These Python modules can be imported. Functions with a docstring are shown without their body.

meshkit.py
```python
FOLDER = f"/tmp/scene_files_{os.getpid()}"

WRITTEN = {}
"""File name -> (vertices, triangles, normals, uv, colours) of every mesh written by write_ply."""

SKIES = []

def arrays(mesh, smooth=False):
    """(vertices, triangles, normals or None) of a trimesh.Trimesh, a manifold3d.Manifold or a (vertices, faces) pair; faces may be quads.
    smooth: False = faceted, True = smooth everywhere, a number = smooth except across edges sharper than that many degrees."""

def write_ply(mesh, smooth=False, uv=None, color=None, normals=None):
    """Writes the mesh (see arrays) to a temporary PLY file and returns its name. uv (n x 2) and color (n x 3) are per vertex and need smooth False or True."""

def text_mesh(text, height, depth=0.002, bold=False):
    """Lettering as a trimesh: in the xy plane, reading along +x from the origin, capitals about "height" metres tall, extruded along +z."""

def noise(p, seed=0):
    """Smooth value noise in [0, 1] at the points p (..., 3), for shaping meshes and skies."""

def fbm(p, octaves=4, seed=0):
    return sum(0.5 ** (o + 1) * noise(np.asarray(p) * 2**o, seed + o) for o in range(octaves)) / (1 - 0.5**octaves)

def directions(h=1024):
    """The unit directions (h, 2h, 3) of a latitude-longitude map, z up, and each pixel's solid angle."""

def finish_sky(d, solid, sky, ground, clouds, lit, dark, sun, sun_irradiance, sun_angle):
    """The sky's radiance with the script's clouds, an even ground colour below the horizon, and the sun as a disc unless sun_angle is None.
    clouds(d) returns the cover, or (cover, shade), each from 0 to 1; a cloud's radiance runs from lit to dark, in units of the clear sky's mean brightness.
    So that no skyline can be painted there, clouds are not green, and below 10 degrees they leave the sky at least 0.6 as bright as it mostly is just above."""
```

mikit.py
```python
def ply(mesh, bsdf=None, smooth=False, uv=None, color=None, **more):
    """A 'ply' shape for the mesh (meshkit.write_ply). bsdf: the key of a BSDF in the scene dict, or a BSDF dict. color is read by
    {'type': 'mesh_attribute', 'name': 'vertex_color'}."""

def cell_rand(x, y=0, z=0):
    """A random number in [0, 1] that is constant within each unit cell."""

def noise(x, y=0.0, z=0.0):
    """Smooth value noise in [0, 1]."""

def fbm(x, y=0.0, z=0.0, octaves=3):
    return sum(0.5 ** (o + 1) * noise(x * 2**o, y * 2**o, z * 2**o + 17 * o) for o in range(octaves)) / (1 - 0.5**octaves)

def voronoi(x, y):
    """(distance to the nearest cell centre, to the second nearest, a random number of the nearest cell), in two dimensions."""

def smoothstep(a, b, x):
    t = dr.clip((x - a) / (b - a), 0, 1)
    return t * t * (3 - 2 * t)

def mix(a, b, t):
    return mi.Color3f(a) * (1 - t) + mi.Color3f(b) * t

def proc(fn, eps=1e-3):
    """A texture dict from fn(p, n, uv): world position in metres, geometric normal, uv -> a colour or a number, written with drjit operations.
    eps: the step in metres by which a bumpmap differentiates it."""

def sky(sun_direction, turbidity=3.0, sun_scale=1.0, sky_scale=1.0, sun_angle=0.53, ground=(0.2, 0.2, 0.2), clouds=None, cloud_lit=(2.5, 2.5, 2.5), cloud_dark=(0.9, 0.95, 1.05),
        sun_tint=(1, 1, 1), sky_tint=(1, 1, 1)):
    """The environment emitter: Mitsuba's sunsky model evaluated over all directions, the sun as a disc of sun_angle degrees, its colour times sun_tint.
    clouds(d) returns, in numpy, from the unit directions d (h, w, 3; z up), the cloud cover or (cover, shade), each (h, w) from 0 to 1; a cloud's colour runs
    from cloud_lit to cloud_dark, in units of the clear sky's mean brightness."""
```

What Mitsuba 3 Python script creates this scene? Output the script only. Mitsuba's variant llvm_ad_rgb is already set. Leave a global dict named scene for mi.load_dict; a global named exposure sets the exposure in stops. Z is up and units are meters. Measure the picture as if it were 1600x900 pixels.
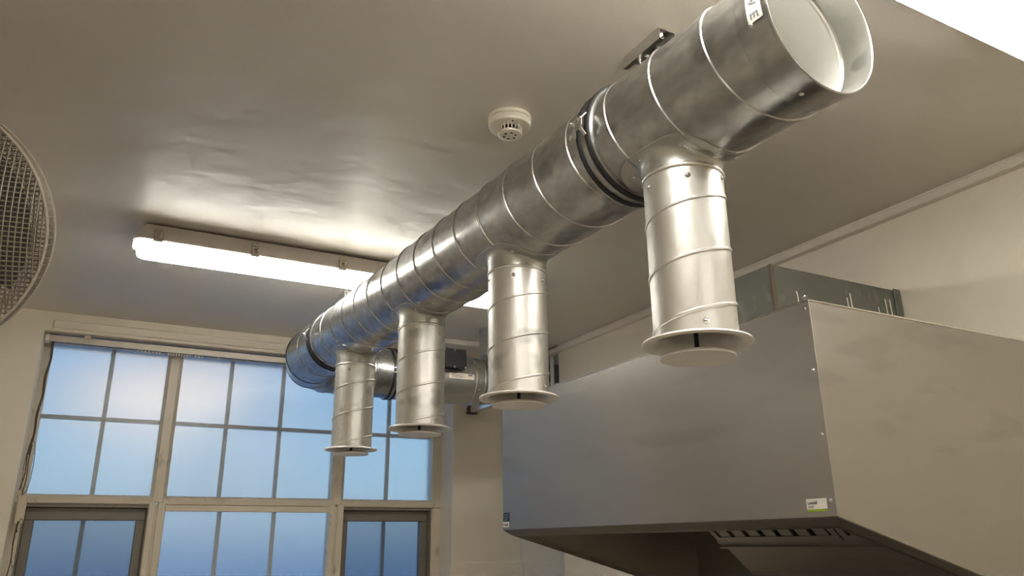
import math, random
import numpy as np, trimesh, drjit as dr, mitsuba as mi
import mikit, meshkit
from mikit import proc, noise, fbm, smoothstep, mix
from shapely.geometry import Polygon, box as sbox

random.seed(7); np.random.seed(7)
T = mi.ScalarTransform4f
PI = math.pi
EYE = 1.95                       # camera height above the floor; shapes below are laid out relative to it, then lifted
scene, labels = {}, {}

# ---------------------------------------------------------------- camera
YAW, PITCH, ROLL, FPX = 0.49778609, 0.31931579, -0.01030035, 1204.57
_f = np.array([math.sin(YAW)*math.cos(PITCH), math.cos(YAW)*math.cos(PITCH), math.sin(PITCH)])
_r = np.array([math.cos(YAW), -math.sin(YAW), 0.0]); _u = np.cross(_r, _f)
CAM_UP = -math.sin(ROLL)*_r + math.cos(ROLL)*_u
scene['camera'] = {'type': 'perspective', 'fov': math.degrees(2*math.atan(800/FPX)), 'fov_axis': 'x', 'near_clip': 0.02,
                   'to_world': T().look_at(origin=[0, 0, EYE], target=list(np.array([0, 0, EYE])+_f), up=list(CAM_UP))}
# ---------------------------------------------------------------- sky and exposure
exposure = 1.48

def cloud_cover(d):
    """a hazy evening sky: pale lavender haze near the horizon, a few thin clouds, one of them catching warm light"""
    el = np.degrees(np.arcsin(np.clip(d[..., 2], -1, 1))); az = np.degrees(np.arctan2(d[..., 0], d[..., 1]))
    n = meshkit.fbm(np.stack([d[..., 0]*7, d[..., 1]*7, d[..., 2]*22.0], -1)+3.1, 4, seed=5)
    haze = np.clip(0.80*np.exp(-np.maximum(el, 0)/7.0), 0, 1)
    lit = np.exp(-((az-3.5)/6.0)**2-((el-9.8)/2.4)**2)*np.clip(0.55+1.3*(n-0.35), 0, 1.2)
    thin = np.clip((n-0.52)*2.2, 0, 0.5)*np.exp(-((el-8)/6.0)**2)
    cover = np.clip(haze+lit+thin, 0, 1)
    return cover, np.clip(1-1.7*lit-0.2*thin, 0, 1)

scene['sky'] = mikit.sky((-0.45, -0.85, 0.28), turbidity=3.0, sun_scale=0.0, sky_scale=1.62, ground=(0.66, 0.74, 0.88),
                         clouds=cloud_cover, cloud_lit=(3.7, 2.85, 2.05), cloud_dark=(1.12, 1.17, 1.36), sky_tint=(0.68, 1.00, 1.25))
LAMP_RADIANCE = (8.6, 8.3, 7.5)

# ---------------------------------------------------------------- materials
def two(d): return {'type': 'twosided', 'bsdf': d}
def mat(key, d): scene[key] = d; return key
def principled(color, rough=0.5, metal=0.0, spec=0.5, **k):
    c = {'type': 'rgb', 'value': list(color)} if isinstance(color, (tuple, list)) else color
    d = {'type': 'principled', 'base_color': c, 'roughness': rough, 'metallic': metal, **k}
    if not metal: d['specular'] = spec
    return d

def f_ceiling(p, n, uv):
    a = fbm(p.x*1.3, p.y*1.3, 2.0); b = fbm(p.x*11, p.y*11, 5.0)
    return mix((0.50, 0.465, 0.40), (0.56, 0.525, 0.46), a*0.7+b*0.3)
def f_ceiling_bump(p, n, uv):
    return fbm(p.x*7, p.y*9, 1.0)*0.7 + fbm(p.x*2.2+4, p.y*1.6, 3.0)*0.9 + fbm(p.x*45, p.y*45, 4.0, 2)*0.10 + fbm(p.x*14, p.y*22, 8.0)*0.30
def f_ceiling_rough(p, n, uv): return 0.30 + 0.16*fbm(p.x*3, p.y*3, 9.0)
mat('paint_ceiling', {'type': 'bumpmap', 'arbitrary': proc(f_ceiling_bump, 2e-3), 'scale': 0.0048,
    'bsdf': two(principled(proc(f_ceiling), proc(f_ceiling_rough), 0, 0.5))})
def f_wall(p, n, uv):
    a = fbm(p.x*1.7+p.y*1.7, p.z*1.7, 2.0); b = fbm(p.x*14+p.y*14, p.z*14, 7.0)
    # wall colour is slightly darker below a slanting line on the right wall
    lower_tone = dr.select((p.x > 2.03) & (p.x < 2.045), 1-smoothstep(-0.012, 0.012, p.z-(1.95+0.691+(p.y-1.348)*0.142)), 0)
    return mix((0.66, 0.60, 0.50), (0.73, 0.67, 0.57), a*0.75+b*0.25)*(1-0.09*lower_tone)
def f_wall_bump(p, n, uv): return fbm((p.x+p.y)*6, p.z*6, 3.0)*0.7+fbm((p.x+p.y)*40, p.z*40, 3.0, 2)*0.06
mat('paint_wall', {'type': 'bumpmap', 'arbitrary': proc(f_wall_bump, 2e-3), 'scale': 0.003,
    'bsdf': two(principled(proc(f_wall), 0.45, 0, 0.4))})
def f_frame(p, n, uv):
    a = fbm(p.x*9, p.y*9, p.z*9); g = smoothstep(0.62, 0.75, fbm(p.x*30, p.y*30, p.z*12))
    return mix((0.55, 0.48, 0.38), (0.62, 0.56, 0.46), a)*(1-0.25*g)
mat('paint_frame', two(principled(proc(f_frame), 0.35, 0, 0.5)))
mat('paint_bar', two(principled((0.72, 0.66, 0.55), 0.5)))
def f_dark_frame(p, n, uv): return mix((0.15, 0.135, 0.11), (0.20, 0.18, 0.15), fbm(p.x*8, p.y*8, p.z*8))
mat('paint_casement', two(principled(proc(f_dark_frame), 0.4)))
mat('paint_trim', two(principled((0.60, 0.55, 0.48), 0.4)))
mat('floor_tile', two(principled(proc(lambda p, n, uv: mix((0.42, 0.39, 0.35), (0.50, 0.47, 0.43), fbm(p.x*3, p.y*3, 1.0))), 0.5)))

def galv(key, c0, c1, rough, seed, scale=26.0):
    def col(p, n, uv):
        sp = fbm(p.x*scale*2.4+seed, p.y*scale*2.4, p.z*scale*2.4, 2); cl = fbm(p.x*6+seed, p.y*6, p.z*6, 3)
        sm = smoothstep(0.66, 0.80, fbm(p.x*17+seed*3, p.y*17, p.z*17, 3))
        return mix(c0, c1, sp*0.45+cl*0.55)*(1-0.28*sm)
    def ro(p, n, uv): return rough*(0.75+0.5*fbm(p.x*9+seed, p.y*9, p.z*9, 3))
    return mat(key, two(principled(proc(col), proc(ro), 1.0)))
def f_main(p, n, uv):
    sp = fbm(p.x*70, p.y*55, p.z*70, 2); cl = fbm(p.x*7+1, p.y*5, p.z*7, 3)
    sm = smoothstep(0.60, 0.74, fbm(p.x*15+3, p.y*11, p.z*15, 3))
    return mix((0.30, 0.30, 0.297), (0.70, 0.70, 0.69), sp*0.55+cl*0.45)*(1-0.34*sm)
def f_main_rough(p, n, uv): return 0.21 + 0.17*fbm(p.x*9+1, p.y*7, p.z*9, 3)
GALV = mat('galvanised_main', two(principled(proc(f_main), proc(f_main_rough), 1.0)))
GALVB = galv('galvanised_branch', (0.74, 0.73, 0.69), (0.80, 0.79, 0.75), 0.46, 4.0)
GALVF = galv('galvanised_fan', (0.50, 0.50, 0.47), (0.60, 0.60, 0.57), 0.40, 8.0)
def f_box(p, n, uv):
    a = fbm(p.x*9+2, p.y*9, p.z*9, 3); b = smoothstep(0.55, 0.75, fbm(p.x*40, p.y*40, p.z*18, 3))
    return mix((0.085, 0.088, 0.072), (0.14, 0.142, 0.118), a)*(1+0.35*b)
GALVD = mat('galvanised_box', two(principled(proc(f_box), 0.62, 0.2)))
def f_steel(p, n, uv):
    g = noise(p.x*4, p.y*3, p.z*900)*0.10; a = fbm(p.x*3.1, p.y*2.3, p.z*5.0)
    s = smoothstep(0.60, 0.74, fbm(p.x*5+2, p.y*3.0, p.z*16))
    return mix((0.390, 0.365, 0.330), (0.460, 0.434, 0.395), a+g)*(1-0.09*s)
def f_steel_rough(p, n, uv): return 0.40 + 0.14*fbm(p.x*4+1, p.y*3, p.z*9)
mat('stainless', two(principled(proc(f_steel), proc(f_steel_rough), 1.0)))
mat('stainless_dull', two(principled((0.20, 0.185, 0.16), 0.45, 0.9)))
mat('dull_zinc', two(principled((0.92, 0.92, 0.90), 0.45, 0.15)))
mat('bright_edge', two(principled((0.78, 0.76, 0.70), 0.25, 1.0)))
mat('bright_zinc', two(principled((0.66, 0.66, 0.64), 0.2, 1.0)))
mat('rubber', two(principled((0.012, 0.012, 0.013), 0.45)))
mat('black_plastic', two(principled((0.016, 0.016, 0.018), 0.4)))
mat('dark_hole', two(principled((0.02, 0.02, 0.02), 0.8)))
mat('valve_paint', two(principled((0.70, 0.68, 0.64), 0.32)))
mat('valve_inner', two(principled((0.30, 0.29, 0.27), 0.4)))
mat('white_plastic', two(principled((0.74, 0.70, 0.60), 0.35)))
mat('lamp_body_grey', two(principled((0.42, 0.37, 0.33), 0.45)))
mat('lamp_clip_steel', two(principled((0.30, 0.27, 0.21), 0.35, 0.9)))
mat('fan_wire', two(principled((0.30, 0.265, 0.215), 0.42, 0.6)))
mat('fan_rim_paint', two(principled((0.38, 0.34, 0.28), 0.45)))
mat('fan_dark', two(principled((0.07, 0.065, 0.06), 0.5)))
mat('cord', two(principled((0.10, 0.075, 0.055), 0.7)))
mat('cord_cream', two(principled((0.55, 0.47, 0.36), 0.55)))
mat('blind_rail', two(principled((0.52, 0.47, 0.39), 0.35, 0.3)))
mat('sticker_white', two(principled((0.80, 0.78, 0.72), 0.35)))
mat('sticker_green', two(principled((0.30, 0.42, 0.04), 0.4)))
mat('sticker_ink', two(principled((0.03, 0.03, 0.04), 0.5)))
mat('sticker_navy', two(principled((0.015, 0.03, 0.045), 0.4)))
mat('sticker_pale', two(principled((0.66, 0.60, 0.53), 0.4)))
mat('sticker_grey', two(principled((0.16, 0.17, 0.20), 0.5)))
mat('frosted_glass', {'type': 'principledthin', 'base_color': {'type': 'rgb', 'value': [0.93, 0.96, 1.0]}, 'roughness': 0.25, 'spec_trans': 0.85, 'diff_trans': 1.3, 'eta': 1.5})
mat('frosted_glass_dim', {'type': 'principledthin', 'base_color': {'type': 'rgb', 'value': [0.50, 0.55, 0.60]}, 'roughness': 0.25, 'spec_trans': 0.85, 'diff_trans': 1.3, 'eta': 1.5})
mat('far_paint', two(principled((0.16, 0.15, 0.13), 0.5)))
mat('pipe_white', two(principled((0.80, 0.78, 0.72), 0.4)))

# ---------------------------------------------------------------- helpers
def number(key):
    if key not in scene and key not in USED: USED.add(key); return key
    i = 1
    while f'{key}_{i:03d}' in scene or f'{key}_{i:03d}' in USED: i += 1
    USED.add(f'{key}_{i:03d}'); return f'{key}_{i:03d}'
USED = set()
def thing(name, label, cat, group=None):
    k = number(name); labels[k] = {'label': label, 'category': cat}
    if group: labels[k]['group'] = group
    return k
def part(parent, name, mesh, m, smooth=False, label=None, **more):
    k = number(parent+'__'+name) if parent else number(name)
    m2 = mesh.copy(); m2.apply_translation([0, 0, EYE])
    scene[k] = mikit.ply(m2, m, smooth=smooth, **more)
    if label: labels[k] = {'label': label}
    return k
def struct(name, mesh, m, smooth=False, label=None):
    k = part(None, name, mesh, m, smooth); labels[k] = {'kind': 'structure', **({'label': label} if label else {})}
    return k
def cat(ms): return trimesh.util.concatenate(ms)
def bx(x0, x1, y0, y1, z0, z1):
    m = trimesh.creation.box([abs(x1-x0), abs(y1-y0), abs(z1-z0)]); m.apply_translation([(x0+x1)/2, (y0+y1)/2, (z0+z1)/2]); return m
def bevel_box(x0, x1, y0, y1, z0, z1, b=0.002):
    c = np.array([[x, y, z] for x in (x0, x1) for y in (y0, y1) for z in (z0, z1)], float)
    mid = c.mean(0); pts = []
    for p in c:
        s = np.sign(mid-p)
        for k in range(3):
            q = p+s*b; q[k] = p[k]; pts.append(q)
    return trimesh.convex.convex_hull(np.array(pts))
def grid_mesh(P, closed=False):
    """P (n, m, 3) -> quads; closed joins the last column to the first"""
    n, m = P.shape[:2]; i = np.arange(n-1)[:, None]; j = np.arange(m if closed else m-1)[None]
    a = i*m+j; b = i*m+(j+1) % m; c = (i+1)*m+(j+1) % m; d = (i+1)*m+j
    f = np.concatenate([np.stack([a, b, c], -1).reshape(-1, 3), np.stack([a, c, d], -1).reshape(-1, 3)])
    return trimesh.Trimesh(P.reshape(-1, 3), f, process=False)
def lathe(profile, N=64):
    pr = np.array(profile, float); t = np.linspace(0, 2*PI, N, endpoint=False)
    P = np.stack([pr[:, 0:1]*np.cos(t), pr[:, 0:1]*np.sin(t), np.repeat(pr[:, 1:2], N, 1)], -1)
    return grid_mesh(P, True)
def basis(d):
    d = np.array(d, float)/np.linalg.norm(d); a = np.array([0, 0, 1.0]) if abs(d[2]) < 0.9 else np.array([1.0, 0, 0])
    x = np.cross(a, d); x /= np.linalg.norm(x); return x, np.cross(d, x), d
def place(mesh, o, x, y, z):
    M = np.eye(4); M[:3, 0], M[:3, 1], M[:3, 2], M[:3, 3] = x, y, z, o
    m = mesh.copy(); m.apply_transform(M); return m
def tube(pts, r, N=10, closed=False):
    p = np.array(pts, float)
    t = np.gradient(p, axis=0) if not closed else np.roll(p, -1, 0)-np.roll(p, 1, 0)
    t /= np.linalg.norm(t, axis=1, keepdims=True)+1e-12
    x, _, _ = basis(t[0]); rows = []; a = np.linspace(0, 2*PI, N, endpoint=False)
    for k in range(len(p)):
        x = x-t[k]*(x@t[k]); x /= np.linalg.norm(x); y = np.cross(t[k], x)
        rows.append(p[k]+r*(np.cos(a)[:, None]*x+np.sin(a)[:, None]*y))
    if closed: rows.append(rows[0])
    m = grid_mesh(np.array(rows), True)
    if not closed:
        n0 = len(m.vertices); V = np.vstack([m.vertices, p[0], p[-1]]); b = (len(p)-1)*N; j = np.arange(N); k = (j+1) % N
        F = np.vstack([m.faces, np.stack([k, j, j*0+n0], 1), np.stack([b+j, b+k, j*0+n0+1], 1)]); m = trimesh.Trimesh(V, F, process=False)
    return m
def spiral(R, L, pitch, phase, hand=1, ridge=0.0027, rw=0.0080, N=96):
    """helical lock-seam tube along +z from 0 to L"""
    ts = np.array([0, .18, .5, .82, 1.0])*rw; hs = np.array([0, .85, 1, .85, 0])*ridge
    ts = np.concatenate([ts, np.linspace(rw, pitch, 5)[1:-1]]); hs = np.concatenate([hs, [0, 0, 0]])
    k = np.arange(math.floor(-(phase/pitch))-2, math.ceil((L-phase)/pitch)+2)
    z0 = (k[:, None]*pitch+ts[None]).ravel()+phase; h0 = np.tile(hs, len(k))
    th = np.linspace(0, 2*PI, N+1)
    z = z0[:, None]+pitch*th[None]/(2*PI); zc = np.clip(z, 0, L); h = np.where((z > 0) & (z < L), h0[:, None], 0)
    keep = ~((z <= 0).all(1) | (z >= L).all(1)); idx = np.where(keep)[0]; a, b = max(idx[0]-1, 0), min(idx[-1]+2, len(z0))
    z, zc, h = z[a:b], zc[a:b], h[a:b]
    # seam wrap: last column of row i equals first column of row i + one pitch, so keep it open but coincident
    P = np.stack([(R+h)*np.cos(hand*th), (R+h)*np.sin(hand*th), zc], -1)
    m = grid_mesh(P); m.merge_vertices(digits_vertex=6); m.update_faces(m.nondegenerate_faces()); m.remove_unreferenced_vertices()
    return m
def screw_mesh(r=0.0028):
    head = lathe([(0.0001, 0.0022), (r*.45, 0.0021), (r*.8, 0.0015), (r, 0.0004), (r*1.5, 0.0003), (r*1.5, -0.0006)], 14)
    return head
SCREW = screw_mesh()
def screw(parent, pos, nrm, s=1.0, name='screw', m='bright_zinc'):
    x, y, z = basis(nrm); mm = SCREW.copy(); mm.apply_scale(s)
    return part(parent, name, place(mm, pos, x, y, z), m, smooth=40)
def letters(text, h, o, right, up, depth=0.0004, bold=True):
    m = meshkit.text_mesh(text, h, depth, bold); r = np.array(right, float)/np.linalg.norm(right); u = np.array(up, float)
    u -= r*(u@r); u /= np.linalg.norm(u); return place(m, o, r, u, np.cross(r, u))

# ---------------------------------------------------------------- room shell
HC = 0.95; YW = 3.678; XR = 2.038; XL = -0.62; YB = -2.6; FL = -EYE
struct('floor', bx(XL-.15, XR+.55, YB-.1, YW+.4, FL-.1, FL), 'floor_tile')
ceiling = struct('ceiling', bx(XL-.15, XR+.55, YB-.1, YW+.4, HC, HC+.12), 'paint_ceiling')
OX0, OX1, OZ1, OZ0 = -0.235, 1.643, 0.868, -0.95      # window opening
YF = 3.828                                             # plane of the window frame's room side
cols = [bx(XL-.15, OX0, YW, YW+.34, FL, HC), bx(OX1, XR+.5, YW, YW+.34, FL, HC), bx(OX0, OX1, YW, YW+.34, OZ1, HC), bx(OX0, OX1, YW, YW+.34, FL, OZ0)]
struct('wall_back', cat(cols), 'paint_wall', label='cream painted wall with the window opening')
struct('wall_left', bx(XL-.15, XL, YB-.1, YW, FL, HC), 'paint_wall')
struct('wall_front', bx(XL-.15, XR+.5, YB-.15, YB, FL, HC), 'paint_wall')
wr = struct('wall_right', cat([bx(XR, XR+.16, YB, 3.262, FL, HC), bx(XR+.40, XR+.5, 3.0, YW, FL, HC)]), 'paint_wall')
# thicker lower wall (dado) on the pier beside the window
struct('trim_3', bevel_box(OX1-.012, XR+.3, YW-.022, YW+.01, FL, -0.089, .003), 'paint_wall', label='thicker lower part of the pier with a small ledge')
# cable trunking along the top of the right wall
struct('trim_1', cat([bevel_box(XR-.026, XR+.002, YB, 3.66, HC-.034, HC-.010, .002), bx(XR-.018, XR+.002, YB, 3.24, HC-.010, HC)]), 'paint_trim', label='cream trunking along the top of the right wall')
# plaster ridge over the window
struct('trim_2', bevel_box(-0.205, 1.70, YW-.010, YW+.002, OZ1+.012, OZ1+.047, .003), 'paint_wall', label='raised plaster band above the window')
t = thing('ceiling_trunking', 'short cream trunking strip on the ceiling above the fan duct', 'trunking')
part(t, 'lid', bevel_box(1.10, 1.668, 3.345, 3.385, HC-.026, HC-.001, .002), 'paint_trim')
# alcove beyond the end of the right wall
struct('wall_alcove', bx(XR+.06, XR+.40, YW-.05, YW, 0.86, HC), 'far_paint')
t = thing('vertical_pipe', 'thin white vertical pipe in the narrow corner past the right wall', 'pipe')
part(t, 'tube', tube([(XR+.045, 3.676, 0.30), (XR+.045, 3.43, 0.30), (XR+.045, 3.408, 0.306), (XR+.045, 3.40, 0.33), (XR+.045, 3.40, 0.935)], 0.011, 16), 'pipe_white', True)
t = thing('corner_duct', 'grey sheet metal casing in the corner between pier and right wall', 'casing')
part(t, 'casing', bevel_box(1.93, 2.055, 3.50, 3.676, 0.30, 0.87, .004), 'galvanised_fan')
part(t, 'cap', bevel_box(1.925, 2.06, 3.49, 3.675, 0.87, 0.885, .002), 'dark_hole')
for (hx, hy, hr) in ((0.955, 0.912, .0042), (0.975, 0.885, .0030), (1.005, 0.850, .0052)):
    m = trimesh.creation.cylinder(radius=hr, height=.0012, sections=14); m.apply_translation([hx, hy, HC-.0002]); part(ceiling, 'drill_hole', m, 'cord')

# ---------------------------------------------------------------- window
W = 'window_1'; USED.add(W); labels[W] = {'kind': 'structure', 'label': 'wide window of frosted panes in a cream metal frame'}
def wpart(n, m, b, s=False, p=W): return part(p, n, m, b, s)
ZT0, ZT1 = 0.173, 0.212                                   # transom
ML = ((0.266, 0.330), (1.066, 1.128))                     # mullions
D0 = 0.055
wpart('frame', cat([bevel_box(OX0-.01, OX0+.034, YF, YF+D0, OZ0, OZ1, .003), bevel_box(1.596, OX1+.01, YF, YF+D0, OZ0, OZ1, .003),
    bevel_box(OX0, OX1, YF, YF+D0, OZ1-.020, OZ1+.01, .003), bevel_box(OX0, OX1, YF, YF+D0, OZ0-.01, OZ0+.05, .003)]), 'paint_frame')
for a, b in ML:
    prof = Polygon([(a, 0), (a+.012, -.013), (b-.016, -.013), (b, 0), (b, D0), (a, D0)])
    m = trimesh.creation.extrude_polygon(prof, OZ1-ZT0-.02); m.apply_translation([0, YF, ZT0+.012]); wpart('mullion', m, 'paint_frame')
    c = (a+b)/2
    m = cat([bevel_box(c-.034, c-.006, YF-.012, YF+D0, OZ0, ZT0+.012, .003), bevel_box(c+.002, c+.034, YF-.014, YF+D0, OZ0, ZT0+.012, .003), bx(c-.008, c+.004, YF-.004, YF+D0, OZ0, ZT0)])
    wpart('mullion', m, 'paint_frame')
xs = [OX0, ML[0][0]+.012, ML[0][1]-.012, ML[1][0]+.012, ML[1][1]-.012, OX1]
for i in range(3):
    prof = Polygon([(0, ZT0), (-.010, ZT0+.004), (-.014, ZT1-.010), (0, ZT1), (D0, ZT1), (D0, ZT0)])
    m = trimesh.creation.extrude_polygon(prof, xs[2*i+1]-xs[2*i])          # (y, z) profile swept along x
    V = m.vertices.copy(); m.vertices = np.stack([V[:, 2]+xs[2*i], V[:, 0]+YF, V[:, 1]], 1); m.fix_normals(); wpart('transom', m, 'paint_frame')
YG = YF+.026
def pane(x0, x1, z0, z1, y, b='frosted_glass', p=W):
    m = trimesh.Trimesh(np.array([[x0, y, z0], [x1, y, z0], [x1, y, z1], [x0, y, z1]]), [[0, 1, 2], [0, 2, 3]], process=False); wpart('pane', m, b, False, p)
def bar(x0, x1, z0, z1, y, p=W): wpart('glazing_bar', bevel_box(x0, x1, y, y+.02, z0, z1, .003), 'paint_bar', False, p)
BW = .009; YBAR = YG+.012
for x0, x1, vs in ((OX0+.034, ML[0][0], (0.038,)), (ML[0][1], ML[1][0], (0.556, 0.805)), (ML[1][1], 1.596, (1.362,))):
    pane(x0-.006, x1+.006, ZT1-.006, OZ1-.015, YG)
    zh = 0.537
    edges = [x0]+list(vs)+[x1]
    for v in vs: bar(v-BW, v+BW, ZT1, OZ1-.02, YBAR)
    for a, b in zip(edges[:-1], edges[1:]): bar(a+BW*(a != x0), b-BW*(b != x1), zh-BW, zh+BW, YBAR)
pane(ML[0][1]-.006, ML[1][0]+.006, OZ0+.04, ZT0+.006-.03, YG)
wpart('bead', bevel_box(ML[0][1], ML[1][0], YF-.002, YG, ZT0-.026, ZT0+.002, .002), 'paint_frame')
for v in (0.567, 0.812): bar(v-BW, v+BW, OZ0+.05, ZT0-.02, YBAR)
for x0, x1, v in ((OX0+.034, ML[0][0], 0.021), (ML[1][1], 1.596, 1.372)):
    y = YF+.040; c = number(W+'__casement'); w = .036
    zt = ZT0-.012; zb = OZ0+.06
    part(c, 'rail', bevel_box(x0+.006, x1-.006, y, y+.045, zt-.052, zt, .003), 'paint_casement')
    part(c, 'rail', bevel_box(x0+.006, x1-.006, y, y+.045, zb, zb+.05, .003), 'paint_casement')
    part(c, 'stile', bevel_box(x0+.006, x0+.006+w, y, y+.045, zb+.05, zt-.052, .003), 'paint_casement')
    part(c, 'stile', bevel_box(x1-.006-w, x1-.006, y, y+.045, zb+.05, zt-.052, .003), 'paint_casement')
    pane(x0+w, x1-w, zb+.04, zt-.045, y+.026, 'frosted_glass_dim', c)
    bar(v-BW, v+BW, zb+.05, zt-.052, y+.046, c)
    wpart('rebate', cat([bx(x0-.004, x0+.006, YF+.004, y+.05, OZ0+.05, ZT0), bx(x1-.006, x1+.004, YF+.004, y+.05, OZ0+.05, ZT0), bx(x0, x1, YF+.004, y+.05, ZT0-.012, ZT0)]), 'paint_casement')

# blind head rail with its runners and cords
t = thing('window_blind', 'slim metal blind headrail along the window top with dark cords at its left end', 'blind')
YH = 3.735; ZH0, ZH1 = 0.832, 0.858
part(t, 'rail', cat([bx(OX0+.012, 1.62, YH-.020, YH-.017, ZH0, ZH1), bx(OX0+.012, 1.62, YH-.020, YH+.022, ZH1-.003, ZH1), bx(OX0+.012, 1.62, YH+.019, YH+.022, ZH0, ZH1),
    bx(OX0+.012, 1.62, YH-.020, YH-.008, ZH0, ZH0+.003), bx(OX0+.012, 1.62, YH+.010, YH+.022, ZH0, ZH0+.003)]), 'blind_rail')
part(t, 'end_cap', bevel_box(OX0+.006, OX0+.020, YH-.022, YH+.024, ZH0-.002, ZH1+.002, .002), 'white_plastic')
part(t, 'bracket', bevel_box(-0.085, -0.060, YH-.026, YH+.02, ZH1-.004, OZ1, .001), 'blind_rail')
for hx in list(np.linspace(0.13, 0.22, 7))+list(np.linspace(0.255, 0.345, 9))+[0.37, 0.385, 0.40, 0.47]:
    part(t, 'carrier', cat([bevel_box(hx-.0025, hx+.0025, YH-.006, YH+.002, ZH0-.009, ZH0+.004, .0008), tube([(hx, YH-.002, ZH0-.008), (hx, YH-.002, ZH0-.013)], .0018, 8)]), 'white_plastic')
def hang(x0, z0, z1, amp, seed, y=YH+.01, dx=-0.004):
    z = np.linspace(z0, z1, 60); rr = np.random.RandomState(seed); ph = rr.rand()*6
    return np.stack([x0+dx*(z0-z)/(z0-z1)*4+amp*np.sin(z*40+ph), y+amp*.8*np.cos(z*33+ph), z], 1)
part(t, 'cord', tube(hang(-0.196, 0.835, 0.36, .0026, 1), .0032, 8), 'cord', True)
part(t, 'cord', tube(hang(-0.200, 0.835, 0.22, .0030, 2, dx=-.005), .0024, 8), 'cord', True)
part(t, 'cord', tube(hang(-0.208, 0.40, -0.95, .0022, 3, dx=-.002), .0020, 8), 'cord', True)
lz = np.linspace(0, 2*PI, 50)
part(t, 'loop', tube(np.stack([-0.205+.016*np.sin(lz), YH-.02+0*lz, 0.31-.105*np.cos(lz)], 1), .0012, 6, True), 'cord', True)
part(t, 'loop', tube(np.stack([-0.196+.012*np.sin(lz), YH-.03+0*lz, 0.02-.09*np.cos(lz)], 1), .0012, 6, True), 'cord', True)
t = thing('cord_tensioner', 'small cream cord holder on the left window jamb below the transom', 'cord holder')
part(t, 'housing', bevel_box(-0.222, -0.190, YH-.006, YH+.03, 0.090, 0.200, .003), 'cord_cream')
part(t, 'hook', tube([(-0.205, YH-.006, 0.10), (-0.207, YH-.022, 0.085), (-0.207, YH-.022, 0.07), (-0.205, YH-.01, 0.06)], .003, 8), 'cord', True)

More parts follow.
